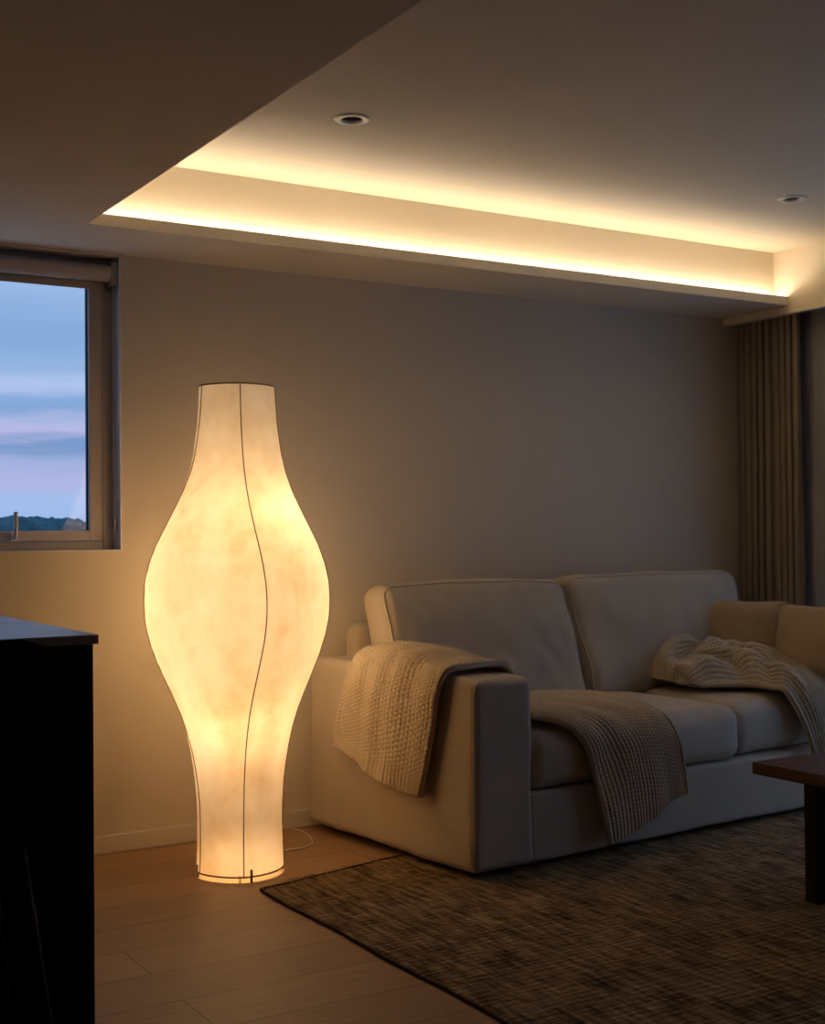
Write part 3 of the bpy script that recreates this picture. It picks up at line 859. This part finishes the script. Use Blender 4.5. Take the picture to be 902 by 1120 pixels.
# bar stool in front of it
st = empty('bar_stool', (.565, 2.62, 0))
tag(st, 'dark plywood bar stool with rounded backrest in front of the black cabinet', 'stool')
def rounded_panel(name, w, h, r, thick, xf, mat, parent):
    """panel in x-z with rounded corners, bent by xf"""
    n = 28; vs, fs = [], []
    for s in (-1, 1):
        for j in range(n+1):
            for i in range(n+1):
                u, v_ = 2*i/n-1, 2*j/n-1
                z = v_*h/2; ez = max(0, abs(z)-(h/2-r)); cut = r-math.sqrt(max(0, r*r-ez*ez))
                x = u*(w/2-cut); vs.append(xf(Vector((x, s*thick/2, z))))
    m1 = (n+1)**2
    for j in range(n):
        for i in range(n):
            a = j*(n+1)+i; fs.append((a, a+1, a+n+2, a+n+1)); fs.append((m1+a, m1+a+n+1, m1+a+n+2, m1+a+1))
    for i in range(n):
        for a, b_ in ((i, i+1), (n*(n+1)+i, n*(n+1)+i+1), (i*(n+1), (i+1)*(n+1)), (i*(n+1)+n, (i+1)*(n+1)+n)): fs.append((a, b_, m1+b_, m1+a))
    return raw(name, vs, fs, mat, parent)
rounded_panel('backrest', .42, .40, .085, .014, lambda p: Vector((p.x, p.y+.30*p.x*p.x*-1+.02+.10*(p.z), p.z+.846)) + Vector((0, -.02, 0)), M['stool_wood'], st)
rounded_panel('seat', .42, .40, .09, .018, lambda p: Vector((p.x, p.z+.20, .655-p.y+.15*p.x*p.x)), M['stool_wood'], st)
for sx in (-1, 1):
    for sy in (-1, 1):
        tube_obj('leg', [(sx*.13, .20+sy*.13, .66), (sx*.215, .20+sy*.20, 0)], [.013, .010], M['stool_wood'], st, 12)
for sx in (-1, 1): tube_obj('back_strut', [(sx*.10, .06, .64), (sx*.10, -.03, .70), (sx*.10, -.008, .86)], .008, M['stool_wood'], st)
fr_ = [(-.188, .02), (.188, .02), (.188, .38), (-.188, .38)]
for k in range(4):
    a, b_ = fr_[k], fr_[(k+1) % 4]; tube_obj('foot_rail', [(a[0], a[1], .215), (b_[0], b_[1], .215)], .007, M['stool_wood'], st)

# ------------------------------------------------------------------ outside
GZ = -3.0
g = box('ground', -400, 400, 12, 900, GZ-.2, GZ, M['ground']); struct(g)
bm = bmesh.new()
for k in range(1100):
    d = random.uniform(300, 340); a = math.radians(random.uniform(-55, 36))
    x, y = d*math.sin(a), d*math.cos(a)
    hgt = 6.9+1.6*noise.noise(Vector((a*14, 0, 0)))+random.uniform(-.5, .6)
    bmesh.ops.create_icosphere(bm, subdivisions=2, radius=1, matrix=Matrix.Translation((x, y, GZ+hgt/2)) @ Matrix.Diagonal((random.uniform(2.5, 5), 3, hgt/2+1.2, 1)))
for vt in bm.verts: vt.co += noise.noise_vector(vt.co*.6)*.5
tl_ = finish('distant_woodland', bm, M['trees'], None, True)
tag(tl_, 'dark blue-green line of distant woods on the horizon seen through the window', 'woods', kind='stuff')

# dusk sky
w = bpy.data.worlds.new('dusk'); bpy.context.scene.world = w; w.use_nodes = True
nt = w.node_tree; bg = nt.nodes['Background']
tc = nt.nodes.new('ShaderNodeTexCoord'); sp = nt.nodes.new('ShaderNodeSeparateXYZ')
nt.links.new(tc.outputs['Generated'], sp.inputs[0])
mpn = nt.nodes.new('ShaderNodeMapping'); mpn.inputs['Scale'].default_value = (3, 3, 34)
nt.links.new(tc.outputs['Generated'], mpn.inputs['Vector'])
nn = noise_tex(nt, mpn.outputs[0], 1.6, 5, .6)
ma = nt.nodes.new('ShaderNodeMath'); ma.operation = 'MULTIPLY_ADD'
nt.links.new(nn.outputs['Fac'], ma.inputs[0]); ma.inputs[1].default_value = .035
su = nt.nodes.new('ShaderNodeMath'); su.operation = 'SUBTRACT'; su.inputs[1].default_value = .0175
nt.links.new(sp.outputs[2], su.inputs[0]); nt.links.new(su.outputs[0], ma.inputs[2])
def srgb(r, g_, b_): return tuple(((c/255+.055)/1.055)**2.4 for c in (r, g_, b_))
stops = [(0, srgb(148, 180, 222)), (.022, srgb(165, 190, 230)), (.045, srgb(178, 182, 222)), (.058, srgb(160, 175, 215)), (.066, srgb(118, 152, 196)), (.074, srgb(186, 186, 222)),
         (.083, srgb(176, 184, 222)), (.091, srgb(132, 166, 208)), (.103, srgb(140, 172, 214)), (.112, srgb(182, 198, 232)), (.122, srgb(152, 182, 220)), (.145, srgb(134, 170, 212)), (.19, srgb(160, 187, 226)), (.23, srgb(156, 184, 224)), (.5, srgb(165, 195, 245)), (1, srgb(170, 198, 245))]
r = ramp(nt, stops)
nt.links.new(ma.outputs[0], r.inputs['Fac']); nt.links.new(r.outputs['Color'], bg.inputs['Color'])
bg.inputs['Strength'].default_value = .66

# ------------------------------------------------------------------ camera
cam = bpy.data.cameras.new('camera'); co = bpy.data.objects.new('camera', cam); C.objects.link(co)
cam.sensor_fit = 'HORIZONTAL'; cam.sensor_width = 36; cam.lens = FPX/902*36; cam.clip_start = .05; cam.clip_end = 2000
Rm = Matrix((rt2, up2, -fw)).transposed()
co.matrix_world = Matrix.Translation((0, 0, H)) @ Rm.to_4x4()
sc = bpy.context.scene; sc.camera = co
sc.view_settings.view_transform = 'Standard'; sc.view_settings.look = 'None'
sc.view_settings.gamma = 1; sc.view_settings.use_curve_mapping = False; sc.view_settings.exposure = 0.85
sc.cycles.use_denoising = True
try: sc.cycles.denoiser = 'OPENIMAGEDENOISE'
except Exception: pass
sc.cycles.max_bounces = 10; sc.cycles.diffuse_bounces = 7; sc.cycles.transparent_max_bounces = 12
sc.cycles.sample_clamp_indirect = 4; sc.cycles.caustics_reflective = False; sc.cycles.caustics_refractive = False
